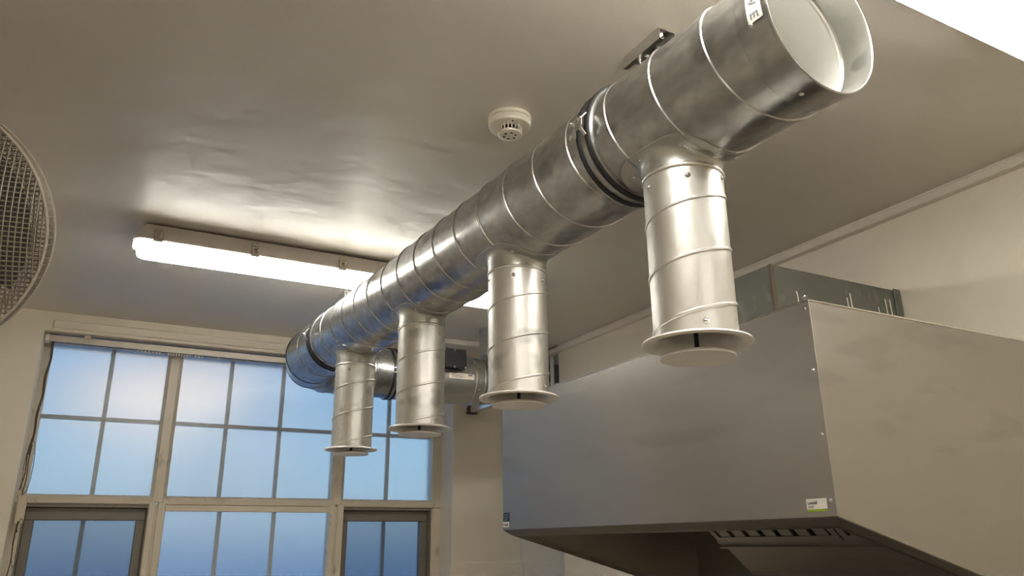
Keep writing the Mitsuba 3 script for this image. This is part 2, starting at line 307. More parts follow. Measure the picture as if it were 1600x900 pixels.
# ---------------------------------------------------------------- ceiling lamps
def lamp(x0, x1, y0, y1, label, n_clip):
    t = thing('ceiling_light', label, 'ceiling light', None)
    zb, zm, zt = HC-.094, HC-.056, HC-.008
    def loop(x0, x1, y0, y1, r, z, n=6):
        pts = []
        for cx, cy, a in ((x1-r, y1-r, 0), (x0+r, y1-r, 1), (x0+r, y0+r, 2), (x1-r, y0+r, 3)):
            for k in range(n): s = (a+k/(n-1))*PI/2; pts.append((cx+r*math.cos(s), cy+r*math.sin(s), z))
        return np.array(pts)
    def loft(ls, c0=True, c1=True):
        m = grid_mesh(np.array(ls), True); n = len(ls[0]); V, F = [m.vertices], [m.faces]; o = len(m.vertices)
        for flag, l, base, flip in ((c0, ls[0], 0, True), (c1, ls[-1], (len(ls)-1)*n, False)):
            if flag:
                V.append(l.mean(0, keepdims=True)); j = np.arange(n); k = (j+1) % n; f = np.stack([base+j, base+k, j*0+o], 1)
                F.append(f[:, ::-1] if flip else f); o += 1
        mm = trimesh.Trimesh(np.vstack(V), np.vstack(F), process=False); mm.fix_normals(); return mm
    part(t, 'body', loft([loop(x0-.010, x1+.010, y0-.010, y1+.010, .026, zm-.004), loop(x0-.011, x1+.011, y0-.011, y1+.011, .028, zm), loop(x0+.018, x1-.018, y0+.002, y1-.002, .014, zt)]), 'lamp_body_grey', 30)
    dl = [loop(x0+.014, x1-.014, y0+.016, y1-.016, .020, zb), loop(x0+.006, x1-.006, y0+.007, y1-.007, .022, zb+.005), loop(x0+.002, x1-.002, y0+.002, y1-.002, .024, zb+.014), loop(x0, x1, y0, y1, .024, zm-.006), loop(x0+.001, x1-.001, y0+.001, y1-.001, .024, zm-.003)]
    m = loft(dl)
    part(t, 'diffuser', m, two(principled((0.8, 0.8, 0.76), 0.4)), 30, 'glowing white diffuser', emitter={'type': 'area', 'radiance': {'type': 'rgb', 'value': list(LAMP_RADIANCE)}})
    for side, yy, s in ((0, y0, -1), (1, y1, 1)):
        for k in range(n_clip):
            cx = x0+.055+(x1-x0-.11)*k/(n_clip-1); w = .013; yy = (y0-.010) if s < 0 else (y1+.010)
            a = [bevel_box(cx-w, cx+w, yy-.003 if s < 0 else yy-.001, yy+.001 if s < 0 else yy+.003, zm-.010, zm+.006, .0008),
                 bevel_box(cx-w*.9, cx-w*.35, min(yy+s*.001, yy+s*.006), max(yy+s*.001, yy+s*.006), zm+.002, zm+.026, .0008), bevel_box(cx+w*.35, cx+w*.9, min(yy+s*.001, yy+s*.006), max(yy+s*.001, yy+s*.006), zm+.002, zm+.026, .0008),
                 tube([(cx-w, yy+s*.004, zm+.020), (cx+w, yy+s*.004, zm+.020)], .004, 10), bevel_box(cx-w*.8, cx+w*.8, min(yy, yy+s*.003), max(yy, yy+s*.003), zm+.024, zm+.034, .0008)]
            part(t, 'clip', cat(a), 'lamp_clip_steel')
    return t
lamp(0.040, 1.300, 2.448, 2.560, 'long fluorescent ceiling light behind the duct in front of the window', 5)
lamp(0.235, 1.495, 0.430, 0.647, 'fluorescent ceiling light at the top right corner beside the open duct end', 5)
lamp(0.130, 1.390, -1.45, -1.338, 'fluorescent ceiling light farther back in the room', 5)

# ---------------------------------------------------------------- smoke detector
t = thing('smoke_detector', 'round white smoke detector on the ceiling', 'smoke detector')
c = np.array([0.762, 1.405, HC])
def on_ceiling(m, s=1): m = m.copy(); m.vertices[:, 2] *= -1; m.faces = m.faces[:, ::-1]; m.apply_translation(c); return m
part(t, 'base', on_ceiling(lathe([(0.0001, 0), (.0505, 0), (.0515, .004), (.0510, .009), (.0470, .010), (.0001, .010)], 56)), 'white_plastic', 35)
part(t, 'body', on_ceiling(lathe([(.046, .009), (.0495, .0105), (.0500, .022), (.0480, .0265), (.043, .028), (.034, .0285), (.0001, .0285)], 56)), 'white_plastic', 35)
part(t, 'chamber', on_ceiling(lathe([(.022, .028), (.0215, .044), (.0001, .044)], 40)), 'dark_hole', 35)
part(t, 'cap', on_ceiling(lathe([(.0275, .0405), (.0285, .0425), (.0275, .0460), (.024, .0480), (.0185, .0484), (.0175, .0474), (.010, .0474), (.0095, .0484), (.0001, .0484)], 48)), 'white_plastic', 35)
for k in range(20):
    a = 2*PI*k/20; m = bevel_box(.0255, .0292, -.0012, .0012, .0275, .0435, .0004); m.apply_transform(trimesh.transformations.rotation_matrix(a, [0, 0, 1])); m.vertices[:, 2] *= -1; m.invert(); m.apply_translation(c); part(t, 'rib', m, 'white_plastic')
for k in range(6):
    a = 2*PI*k/6; m = bevel_box(.0115, .0165, -.003, .003, .0470, .0478, .0002); m.apply_transform(trimesh.transformations.rotation_matrix(a+.3, [0, 0, 1])); m.vertices[:, 2] *= -1; m.invert(); m.apply_translation(c); part(t, 'slot', m, 'dark_hole')
m = lathe([(0.0001, .0290), (.0022, .0290), (.0022, .0283)], 10); m.apply_translation([-.012, -.036, 0]); part(t, 'indicator', on_ceiling(m), 'dark_hole')

# ---------------------------------------------------------------- main duct
KX, MZ = -0.0287, 0.0138
AD = np.array([KX, 1, MZ]); AD /= np.linalg.norm(AD)
def axis(y): return np.array([0.7540+KX*(y-1.5), y, 0.6720+MZ*(y-1.5)])
RM = 0.1040
AX = np.cross(AD, [0, 0, 1.0]); AX /= np.linalg.norm(AX); AZ = np.cross(AX, AD)     # AX ~ +x, AZ ~ up
def along(m, y, flip=False):
    """local z -> along the duct from y; local x -> AX"""
    return place(m, axis(y), AX, -AZ, AD)
def on_main(y, ang, r=RM):
    a = math.radians(ang); n = math.sin(a)*AX-math.cos(a)*AZ; return axis(y)+r*n, n
PITCH_M = 0.1135
def main_duct(y0, y1, label):
    t = thing('spiral_duct', label, 'duct')
    # local angle: x->AX, y->-AZ : theta grows right -> bottom -> left -> top, y falls going top -> left -> bottom
    ph = (0.705-y0) % PITCH_M
    m = spiral(RM, y1-y0, PITCH_M, ph-PITCH_M*0.75, 1)
    part(t, 'tube', along(m, y0), GALV, 35)
    return t
Y_A0, Y_A1, Y_B0, Y_B1 = 0.592, 0.955, 0.975, 2.605
near = main_duct(Y_A0, Y_A1, 'open-ended near section of the large spiral duct beside the ceiling light')
far = main_duct(Y_B0, Y_B1, 'long middle section of the large galvanised spiral duct')
# near end collar: sleeve with rolled rim, bead and screws
prof = [(RM-.0010, .014), (RM+.0012, .012), (RM+.0014, .006), (RM+.0014, -.004), (RM+.0022, -.006), (RM+.0022, -.0355), (RM+.0030, -.037), (RM+.0030, -.0395), (RM+.0018, -.041), (RM+.0004, -.041)]
part(near, 'end_collar', along(lathe(prof, 96), Y_A0+.012), GALV, 30)
part(near, 'collar_lining', along(lathe([(RM+.0005, 0), (RM-.0008, .002), (RM-.0008, .046), (RM-.0030, .048)], 96), Y_A0-.029), GALVF, 40)
part(near, 'inner_wall', along(lathe([(RM-.0030, .048), (RM-.0040, .0505), (RM-.0030, .053), (RM-.0012, .055), (RM-.0012, .34)], 96), Y_A0-.029), 'dull_zinc', 40, 'dull pale inside of the open end')
for a in (-75, -12, 50, 112, 175): screw(near, *on_main(Y_A0+.0, a, RM+.0015), s=1.2)
# printed sticker on the collar
def patch(y0, y1, a0, a1, r, n=14):
    return grid_mesh(np.array([[on_main(y, a, r)[0] for a in np.linspace(a0, a1, n)] for y in (y0, y1)]))
st = part(near, 'sticker', patch(0.570, 0.594, -128, -76, RM+.0046), 'sticker_pale', True, 'pale printed sticker')
part(near, 'sticker_border', cat([patch(0.570, 0.5715, -128, -76, RM+.0052), patch(0.5925, 0.594, -128, -76, RM+.0052)]), 'sticker_white', True)
for k, ch in enumerate('SAVE'[::-1]):
    a = -83-11*k
    o, n = on_main(0.589, a, RM+.0048); tang = np.cross(n, AD)
    part(st, 'letter', letters(ch, .012, o, tang, -AD, .0004), 'sticker_grey')

def clamp(y, label, lat_ang=-92):
    t = thing('duct_clamp', label, 'duct clamp')
    band = [(RM-.001, -.020), (RM+.0030, -.020), (RM+.0042, -.017), (RM+.0030, -.013), (RM+.0030, .011), (RM+.0058, .013), (RM+.0058, .019), (RM-.001, .020)]
    part(t, 'band', along(lathe(band, 96), y), GALV, 30)
    ring = lambda z, w, h: lathe([(RM+.002, z-w), (RM+h*.8, z-w), (RM+h, z-w*.6), (RM+h, z+w*.6), (RM+h*.8, z+w), (RM+.002, z+w)], 96)
    part(t, 'gasket', along(ring(-.0135, .0058, .0078), y), 'rubber', 30)
    part(t, 'gasket', along(ring(.0135, .0042, .0066), y), 'rubber', 30)
    o, n = on_main(y, lat_ang, RM+.008); tg = np.cross(AD, n); tg = tg/np.linalg.norm(tg)
    L = number(t+'__latch')
    P = lambda a, b, c: o+a*AD+b*tg+c*n
    def strip(pts, w=.0035, th=.0011, along_dir=AD):
        ms = []
        for p, q in zip(pts[:-1], pts[1:]):
            d = q-p; l = np.linalg.norm(d); x = d/l; zz = np.cross(x, along_dir); zz /= np.linalg.norm(zz); yy = np.cross(zz, x)
            ms.append(place(bevel_box(-th, l+th, -w, w, -th, th, .0004), p, x, yy, zz))
        return cat(ms)
    for s in (-1, 1):
        part(L, 'arm', strip([P(-.016, s*.020, .001), P(-.014, s*.009, .010), P(.004, s*.007, .009), P(.013, s*.014, .002)], .0030), 'bright_zinc')
        part(L, 'hook', strip([P(.012, s*.005, .003), P(.014, s*.012, .008), P(.024, s*.013, .004)], .0022), 'bright_zinc')
    part(L, 'plate', place(bevel_box(-.010, .010, -.007, .007, -.001, .001, .0005), P(-.012, -.001, .012), AD, tg, n), 'bright_zinc')
    part(L, 'bolt', place(lathe([(.0001, .005), (.0035, .005), (.004, .004), (.004, 0), (.0001, 0)], 6), P(-.015, -.001, .013), AD, tg, n), 'bright_zinc')
    return t
clamp(0.965, 'black gasketed duct clamp with silver latch below the ceiling bracket')
clamp(2.620, 'far black duct clamp beside the elbow in front of the window')

# branches: saddle, dropper, screws; valves below are things of their own
def saddle_mesh(y, zc, rc):
    ph = np.linspace(0, 2*PI, 97)[:-1]; rows = []
    fil = .016; c = axis(y); ru = rc+.0012; re = RM+.0016
    def surf(px, py, e=re):   # px lateral, py along the duct -> world point on the main duct's underside
        a = np.arcsin(np.clip(px/e, -1, 1)); return c+py*AD+e*(np.sin(a)[:, None]*AX-np.cos(a)[:, None]*AZ) if False else np.array([c+q*AD+e*(math.sin(b)*AX-math.cos(b)*AZ) for q, b in zip(py, a)])
    cx, cy = np.cos(ph), np.sin(ph)
    # outer boundary in (angle, y)
    A, B, E = math.radians(44), .094, 3.2
    k = (np.abs(cx/A*0.9)**E+np.abs(cy/B*0.094)**E)
    ang_o = np.sign(cx)*A*np.abs(cx)**(2/3.0); y_o = np.sign(cy)*B*np.abs(cy)**(2/3.4)
    # contact ring where the flare meets the main duct
    rho = ru+fil*.75
    ax = np.arcsin(np.clip(rho*cx/re, -1, 1)); ay = rho*cy
    lim = math.radians(42); ax = np.clip(ax, -lim, lim)
    ring_c = np.array([c+q*AD+re*(math.sin(b)*AX-math.cos(b)*AZ) for q, b in zip(ay, ax)])
    # neck: vertical collar
    zlow = zc
    neck = np.array([[c[0]+ru*a, c[1]+ru*b, zlow] for a, b in zip(cx, cy)])
    a0 = np.arcsin(np.clip(ru*cx/re, -1, 1)); zs = c[2]-re*np.cos(a0)
    top = neck.copy(); top[:, 2] = np.minimum(zs-fil, ring_c[:, 2]-.004); top[:, 2] = np.maximum(top[:, 2], zlow+.004)
    rows += [neck, neck*.5+top*.5, top]
    corner = neck.copy(); corner[:, 2] = zs
    for s in (.25, .5, .75): rows.append((1-s)**2*top+2*s*(1-s)*corner+s*s*ring_c)
    rows.append(ring_c)
    for s in (.35, .7, 1.0):
        aa, yy = ax+(ang_o-ax)*s, ay+(y_o-ay)*s
        rows.append(np.array([c+q*AD+(re+.0006*(s < 1))*(math.sin(b)*AX-math.cos(b)*AZ) for q, b in zip(yy, aa)]))
    edge = np.array([c+q*AD+(RM-.0005)*(math.sin(b)*AX-math.cos(b)*AZ) for q, b in zip(y_o, ang_o)])
    rows.append(edge)
    return grid_mesh(np.array(rows), True)
RP = 0.0625; ZV = 0.2825; ZJ = 0.545
BY = [0.8486, 1.3703, 1.8765, 2.4152]
names = ['nearest', 'second', 'third', 'far']
blab = ['nearest vertical branch duct, the largest in view beside the extract hood', 'second vertical branch duct from the near end, beside the left end of the hood',
        'third vertical branch duct from the near end, in front of the fan', 'farthest vertical branch duct, next to the elbow at the window']
vlab = ['round exhaust valve under the nearest and largest branch duct', 'round exhaust valve under the second branch duct, at the left end of the hood',
        'round exhaust valve under the third branch duct, in front of the window edge', 'round exhaust valve under the farthest and smallest branch duct']
for i, y in enumerate(BY):
    ax = axis(y); X, Y = ax[0], ax[1]
    zv = ZV+0.00378*(y-1.5)
    t = thing('branch_duct', blab[i], 'duct', 'spiral branch ducts hanging from the main duct')
    zj = ZJ+.002*(i)
    part(t, 'saddle', saddle_mesh(y, zj-.002, RP-.0010), GALVF, 40, 'pressed saddle collar wrapped under the main duct')
    bead = lathe([(RP-.002, -.004), (RP+.0018, -.0035), (RP+.0028, -.0015), (RP+.0026, .0008), (RP+.0010, .0025), (RP-.002, .003)], 80); bead.apply_translation([X, Y, zj])
    part(t, 'bead', bead, GALVB, 40)
    L = zj-zv-.001; pit = (0.0862, 0.0862, 0.0862, 0.090)[i]; left = (.020, .012, .085, .0925)[i]
    m = spiral(RP, L, pit, left-pit/2-.003, 1, ridge=.0022, rw=.0062)
    m.apply_translation([X, Y, zv+.001]); part(t, 'tube', m, GALVB, 35)
    for (a, dz) in ((-125, -.020), (-62, -.024 if i else -.012), (60, -.02), (170, -.02)):
        n = np.array([math.cos(math.radians(a)), math.sin(math.radians(a)), 0]); screw(t, np.array([X, Y, zj+dz])+n*RP, n, 1.1)
    for a in ((-118,), (-58,), (-68,), (-72,))[i]+(110,):
        n = np.array([math.cos(math.radians(a)), math.sin(math.radians(a)), 0]); screw(t, np.array([X, Y, zv+.016])+n*RP, n, 1.1)
    for (dy, a) in ((-.060, -25), (.026, -36), (-.062, 33), (.062, -25), (.07, 30)):
        p, n = on_main(y+dy, a, RM+.0022); screw(t, p, n, 1.1)
    v = thing('exhaust_valve', vlab[i], 'air valve', 'exhaust valves under the branch ducts')
    fl = [(.0600, .0030), (.0640, .0034), (.0760, .0020), (.0805, .0002), (.0817, -.0022), (.0805, -.0040), (.0770, -.0046), (.0690, -.0030), (.0600, .0010), (.0545, .0075), (.0520, .0140), (.0520, .0400), (.0535, .0400), (.0600, .0380), (.0600, .0030)]
    m = lathe(fl, 96); m.apply_translation([X, Y, zv]); part(v, 'flange', m, 'valve_paint', 50)
    dz = (-.0235, -.0165, -.0165, -.0155)[i]
    dp = [(.0001, .0085), (.030, .0080), (.0490, .0050), (.0550, .0020), (.0560, .0002), (.0552, -.0014), (.0520, -.0014), (.0420, .0004), (.0360, -.0006), (.0200, -.0016), (.0001, -.0020)]
    m = lathe(dp, 80); m.apply_translation([X, Y, zv+dz]); part(v, 'disc', m, 'valve_paint', 50)
    part(v, 'stem', tube([(X, Y, zv+dz+.007), (X, Y, zv+.036)], .0035, 12), 'dark_hole', True)
    part(v, 'bridge', bevel_box(X-.052, X+.052, Y-.005, Y+.005, zv+.030, zv+.034, .001), 'valve_inner')

# far elbow, run, fan
RX_Y = 3.12
def bend(c0, d0, d1, rb, R, gores=5, N=72):
    """segmented elbow from c0 heading d0, turning to d1; returns the mesh, its end and the ring centres"""
    d0, d1 = np.array(d0, float), np.array(d1, float); ctr = c0+rb*d1; rows = []; n = np.cross(d0, d1); rad = np.cos
    t = np.linspace(0, 2*PI, N, endpoint=False)
    angs = np.linspace(0, PI/2, gores+1)
    for k, a in enumerate(angs):
        o = ctr+rb*(-math.cos(a)*d1+math.sin(a)*d0); r_out = (o-ctr)/rb; dirn = math.cos(a)*d0+math.sin(a)*d1
        for off, dr_ in ((-.004, 0), (-.002, .0022), (.002, .0022), (.004, 0)):
            if (k == 0 and off < 0) or (k == gores and off > 0): continue
            rows.append(o+off*dirn+(R+dr_)*(np.cos(t)[:, None]*r_out+np.sin(t)[:, None]*n))
    return grid_mesh(np.array(rows), True), ctr+rb*d0
RE = RM+.0012
t = thing('duct_elbow', 'segmented duct elbow at the far end of the main duct by the window', 'duct elbow')
c0 = axis(2.92); rb = 0.20
part(t, 'sleeve', along(lathe([(RM-.001, 0), (RM+.0012, .001), (RM+.0012, .13), (RM+.0030, .132), (RM+.0030, .138), (RM+.0012, .140), (RM+.0012, .286)], 96), 2.635), GALV, 35)
m, cend = bend(c0, AD, np.array([1.0, 0, 0]), rb, RE, 3); part(t, 'gored_bend', m, GALV, 35)
CE = np.array([cend[0], cend[1], cend[2]])
def run(m, x): return place(m, [x, CE[1], CE[2]], np.array([0, -1.0, 0]), np.array([0, 0, -1.0])*-1, np.array([1.0, 0, 0])*1) if False else place(m, [x, CE[1], CE[2]], np.array([0, 1.0, 0]), np.array([0, 0, 1.0]), np.array([1.0, 0, 0]))
xe = CE[0]
def pipe_prof(pts): return lathe(pts, 80)
XG = 1.088
t2 = thing('connecting_duct', 'short plain duct between the elbow and the inline fan', 'duct')
L = XG-.015-xe-.004
part(t2, 'tube', run(pipe_prof([(RM-.001, 0), (RM, .001), (RM, L*.55), (RM+.0028, L*.57), (RM+.0028, L*.60), (RM, L*.62), (RM, L-.001), (RM-.001, L)]), xe+.004), GALV, 35)
t3 = thing('duct_clamp', 'black duct clamp on the horizontal run beside the inline fan', 'duct clamp')
part(t3, 'band', run(lathe([(RM-.001, -.016), (RM+.003, -.016), (RM+.003, .016), (RM-.001, .016)], 80), XG), GALV, 30)
for dz in (-.010, .012): part(t3, 'gasket', run(lathe([(RM+.002, dz-.005), (RM+.007, dz-.004), (RM+.0078, dz), (RM+.007, dz+.004), (RM+.002, dz+.005)], 80), XG), 'rubber', 30)
lp = np.array([XG, CE[1]-(RM+.008), CE[2]-.005])
Lk = number(t3+'__latch')
for s in (-1, 1): part(Lk, 'arm', cat([bevel_box(lp[0]-.016, lp[0]+.016, lp[1]-.006, lp[1]-.003, lp[2]+s*.010-.0025, lp[2]+s*.010+.0025, .0006), bevel_box(lp[0]-.004, lp[0]+.004, lp[1]-.012, lp[1]+.002, lp[2]+s*.016-.006, lp[2]+s*.016+.006, .0006)]), 'bright_zinc')
t4 = thing('inline_fan', 'grey round inline duct fan with a black terminal box', 'duct fan')
x0f, x1f = XG+.018, 1.468; RF = .1065
part(t4, 'casing', run(pipe_prof([(RM-.001, 0), (RF, .003), (RF, x1f-x0f-.012), (RF+.005, x1f-x0f-.009), (RF+.005, x1f-x0f-.003), (RF, x1f-x0f), (RF, x1f-x0f+.032), (RF+.003, x1f-x0f+.034), (RF+.003, x1f-x0f+.038), (RM, x1f-x0f+.042), (RM, x1f-x0f+.045)]), x0f), GALVF, 35)
def runp(x, ang, r):   # ang from the camera side (-y), positive up
    a = math.radians(ang); n = np.array([0, -math.cos(a), math.sin(a)]); return np.array([x, CE[1], CE[2]])+r*n, n
for x, a in ((1.30, -12), (1.30, -35), (1.47, -5), (1.43, 12), (1.475, -30), (1.47, 28)): screw(t4, *runp(x, a, RF), 1.3)
tb = part(t4, 'terminal_box', bevel_box(1.275, 1.392, CE[1]-.142, CE[1]-.070, CE[2]+.022, CE[2]+.108, .004), 'black_plastic', False, 'black electrical terminal box')
for dx, dz in ((.064, .008), (.064, .082), (.012, .008), (.115, .008)): screw(tb, np.array([1.270+dx, CE[1]-.142, CE[2]+.020+dz]), [0, -1, 0], 1.1)
part(t4, 'box_bracket', bevel_box(1.30, 1.360, CE[1]-.122, CE[1]-.092, CE[2]+.010, CE[2]+.024, .002), 'black_plastic')
pl = grid_mesh(np.array([[runp(x, a, RF+.0012)[0] for a in np.linspace(-8, 5, 8)] for x in (1.325, 1.445)]))
rp = part(t4, 'rating_plate', pl, 'sticker_pale', True, 'pale rating plate')
for a in (-5, -3, -1, 1): part(rp, 'print_line', grid_mesh(np.array([[runp(x, b, RF+.0016)[0] for b in (a, a+.9)] for x in (1.335, 1.385+.004*(a % 4))])), 'sticker_grey')
part(rp, 'print_block', grid_mesh(np.array([[runp(x, b, RF+.0016)[0] for b in (0, 4)] for x in (1.415, 1.436)])), 'sticker_grey')
# after the fan: bend up to the ceiling
XO = 1.512
t5 = thing('duct_elbow', 'grey duct elbow past the fan turning up to the ceiling', 'duct elbow')
m, ce2 = bend(np.array([XO, CE[1], CE[2]]), np.array([1.0, 0, 0]), np.array([0, 0, 1.0]), .125, RM, 5); part(t5, 'gored_bend', m, GALVF, 35)
mm = lathe([(RM, 0), (RM, HC-ce2[2]-.001)], 72); mm.apply_translation(ce2); part(t5, 'spigot', mm, GALVF, True)
# channel bracket from the pier to the back of the run
t6 = thing('support_bracket', 'galvanised channel bracket on the pier behind the fan duct', 'bracket')
bx0 = 1.724; zc_ = 0.648; bz1 = zc_+.041; ye = CE[1]+.09
part(t6, 'channel', cat([bx(bx0, bx0+.0025, ye, 3.67, zc_, bz1), bx(bx0+.0385, bx0+.041, ye, 3.67, zc_, bz1), bx(bx0, bx0+.041, ye, 3.67, zc_, zc_+.0025), bx(bx0, bx0+.010, ye, 3.67, bz1-.0025, bz1), bx(bx0+.031, bx0+.041, ye, 3.67, bz1-.0025, bz1)]), 'bright_zinc')
part(t6, 'base_plate', bevel_box(bx0-.006, bx0+.047, 3.650, 3.678, zc_-.004, bz1+.006, .002), 'black_plastic')
for z in (zc_+.012, zc_+.030): part(t6, 'bolt', place(lathe([(.0001, .004), (.004, .004), (.005, .003), (.005, 0)], 6), [bx0-.006, 3.664, z], *basis([-1, 0, 0])), 'bright_zinc')

# strut hangers on the ceiling
def strut(x0, y0, y1, label, axy, side):
    t = thing('strut_channel', label, 'bracket')
    w, h, th = .041, .025, .0025; x1 = x0+w; z1 = HC-.001; z0 = z1-h
    part(t, 'channel', cat([bx(x0, x1, y0, y1, z1-th, z1), bx(x0, x0+th, y0, y1, z0, z1), bx(x1-th, x1, y0, y1, z0, z1), bx(x0, x0+.010, y0, y1, z0, z0+th), bx(x1-.010, x1, y0, y1, z0, z0+th),
        bx(x0+.0085, x0+.010, y0, y1, z0, z0+.008), bx(x1-.010, x1-.0085, y0, y1, z0, z0+.008)]), 'bright_zinc')
    xm, ym = (x0+x1)/2, y0+(y1-y0)*.68
    part(t, 'channel_nut', bevel_box(xm-.009, xm+.009, ym-.013, ym+.013, z0+.004, z0+.012, .001), 'bright_zinc')
    part(t, 'anchor_bolt', place(lathe([(.0001, .006), (.0065, .006), (.0075, .004), (.0075, 0)], 6), [xm, y0+.02, z1-th], *basis([0, 0, -1])), 'bright_zinc')
    y = axy; c = axis(y)
    # suspension: band round the duct with a lug and threaded rod up to the channel
    part(t, 'threaded_rod', tube([(xm, y, z0-.004+.03), (xm, y, c[2]+.045)], .004, 12), 'bright_zinc', True)
    lug = np.array([xm, y, c[2]+.045]); d = np.array([c[0]-xm, 0, -.045]); L = np.linalg.norm(d); d /= L; q = lug+d*(L-RM+.001)
    part(t, 'suspension_lug', tube([lug+np.array([0, 0, .004]), lug, q], .005, 10), 'bright_zinc', True)
    return t
strut(0.858, 0.972, 1.088, 'short strut channel on the ceiling over the near end of the main duct', 1.06, 1)
strut(0.795, 2.840, 2.955, 'short strut channel on the ceiling above the far elbow', 2.90, 1)

# ---------------------------------------------------------------- extract hood
HX, HY0, HY1, HZT = 1.2265, 1.0125, 2.333, 0.455
HZB = 0.0408; SL = 0.2808; TH = .0015
hood = thing('extract_hood', 'large stainless steel kitchen extract hood on the right wall', 'extractor hood')
def zb_at(x): return HZB-SL*(x-HX)
def end_panel(y0, y1, name):
    poly = Polygon([(HX, HZB), (XR, zb_at(XR)), (XR, HZT), (HX, HZT)])
    m = trimesh.creation.extrude_polygon(poly, y1-y0); V = m.vertices.copy(); m.vertices = np.stack([V[:, 0], V[:, 2]+y0, V[:, 1]], 1); m.fix_normals()
    return part(hood, name, m, 'stainless')
part(hood, 'front_panel', bx(HX-.0012, HX, HY0+.001, HY1, HZB, HZT), 'stainless')
ep = end_panel(HY0, HY0+TH, 'end_panel'); end_panel(HY1-TH, HY1, 'end_panel')
part(hood, 'top_panel', bx(HX, XR, HY0, HY1, HZT-.002, HZT), 'stainless_dull')
part(hood, 'top_edge', cat([bevel_box(HX-.001, XR, HY0-.0022, HY0+.004, HZT-.001, HZT+.0022, .0006), bevel_box(HX-.0025, HX+.004, HY0, HY1, HZT-.001, HZT+.0022, .0006)]), 'bright_edge')
part(hood, 'corner_flange', bevel_box(HX-.0028, HX-.0010, HY0-.0012, HY0+.016, HZB, HZT, .0006), 'stainless')
part(hood, 'back_panel', bx(XR-.004, XR-.001, HY0, HY1, zb_at(XR), HZT), 'stainless_dull')
# inward folded lips round the open underside
lp_rows = []
for w, d in ((0, 0), (.0005, .002), (.018, .0115), (.030, .012), (.031, .002)):
    zf = HZB-d
    lp_rows.append([(XR-.002, HY1-w, zb_at(XR)-d), (HX+w, HY1-w, zf-SL*w), (HX+w, HY0+w, zf-SL*w), (XR-.002, HY0+w, zb_at(XR)-d)])
part(hood, 'lip', grid_mesh(np.array(lp_rows)), 'stainless_dull')
# filter housing: sloped plenum face along the back
PY0, PY1 = HY0+.02, 2.060
S0 = np.array([1.896, .007]); sv = np.array([.763, -.646])            # slope direction, down to the wall
def slope(s): return S0+sv*s
TOPS = -0.62; nrm = np.array([-sv[1], sv[0]])                         # (x, z) towards the back
def slab(s0, s1, y0, y1, t0=0.0, t1=.004):
    pts = [slope(s0)-nrm*t1*-1, slope(s1)+nrm*t1, slope(s1)+nrm*t0, slope(s0)+nrm*t0]
    m = trimesh.creation.extrude_polygon(Polygon([tuple(p) for p in pts]), y1-y0); V = m.vertices.copy(); m.vertices = np.stack([V[:, 0], V[:, 2]+y0, V[:, 1]], 1); m.fix_normals(); return m
part(hood, 'lower_plate', slab(.026, .185, PY0, PY1), 'stainless')
part(hood, 'drip_channel', cat([slab(-.002, .022, PY0, PY1, -.012, .004), slab(.018, .026, PY0, PY1, -.020, .004)]), 'stainless')
part(hood, 'filter_rail', slab(-.47, -.43, PY0, PY1, -.010, .004), 'stainless_dull')
part(hood, 'plenum_cheek', cat([bx(0, 1, 0, 1, 0, 1)]) if False else (lambda: (lambda m: (m.vertices.__setitem__(slice(None), np.stack([m.vertices[:, 0], m.vertices[:, 2]+PY1, m.vertices[:, 1]], 1)), m.fix_normals(), m)[2])(trimesh.creation.extrude_polygon(Polygon([tuple(slope(TOPS+.1)), tuple(slope(.185)), (XR-.005, .2), (XR-.005, HZT-.01), (slope(TOPS+.1)[0], HZT-.01)]), .002)))(), 'stainless_dull')
nf = 2; fw = (PY1-PY0-.02)/nf
for k in range(nf):
    y0, y1 = PY0+.01+k*fw+.003, PY0+.01+(k+1)*fw-.003
    fl = thing('baffle_filter', ('baffle filter inside the hood at its near end', 'baffle filter inside the hood farther from the near end')[k], 'grease filter')
    part(fl, 'frame', cat([slab(-.43, -.004, y0, y0+.022, -.016, -.002), slab(-.43, -.004, y1-.022, y1, -.016, -.002), slab(-.43, -.405, y0, y1, -.016, -.002), slab(-.024, -.004, y0, y1, -.016, -.002)]), 'stainless')
    nv = 7; pv = (y1-y0-.044)/nv
    for j in range(nv):
        a = y0+.022+j*pv
        part(fl, 'baffle', cat([slab(-.405, -.024, a+pv*.18, a+pv*.82, -.014, -.012), slab(-.405, -.024, a+pv*.16, a+pv*.20, -.014, -.004), slab(-.405, -.024, a+pv*.80, a+pv*.84, -.014, -.004)]), 'stainless')
    part(fl, 'back_baffle', slab(-.405, -.024, y0+.022, y1-.022, .000, .002), 'dark_hole')
# corner screws and screws on the front
for z in (0.44, 0.315, 0.19, 0.07): screw(hood, np.array([HX-.0028, HY0+.010, z]), [-1, 0, 0], 1.0)
screw(hood, np.array([HX-.003, HY0+.008, 0.465]), [-1, 0, 0], 1.4)
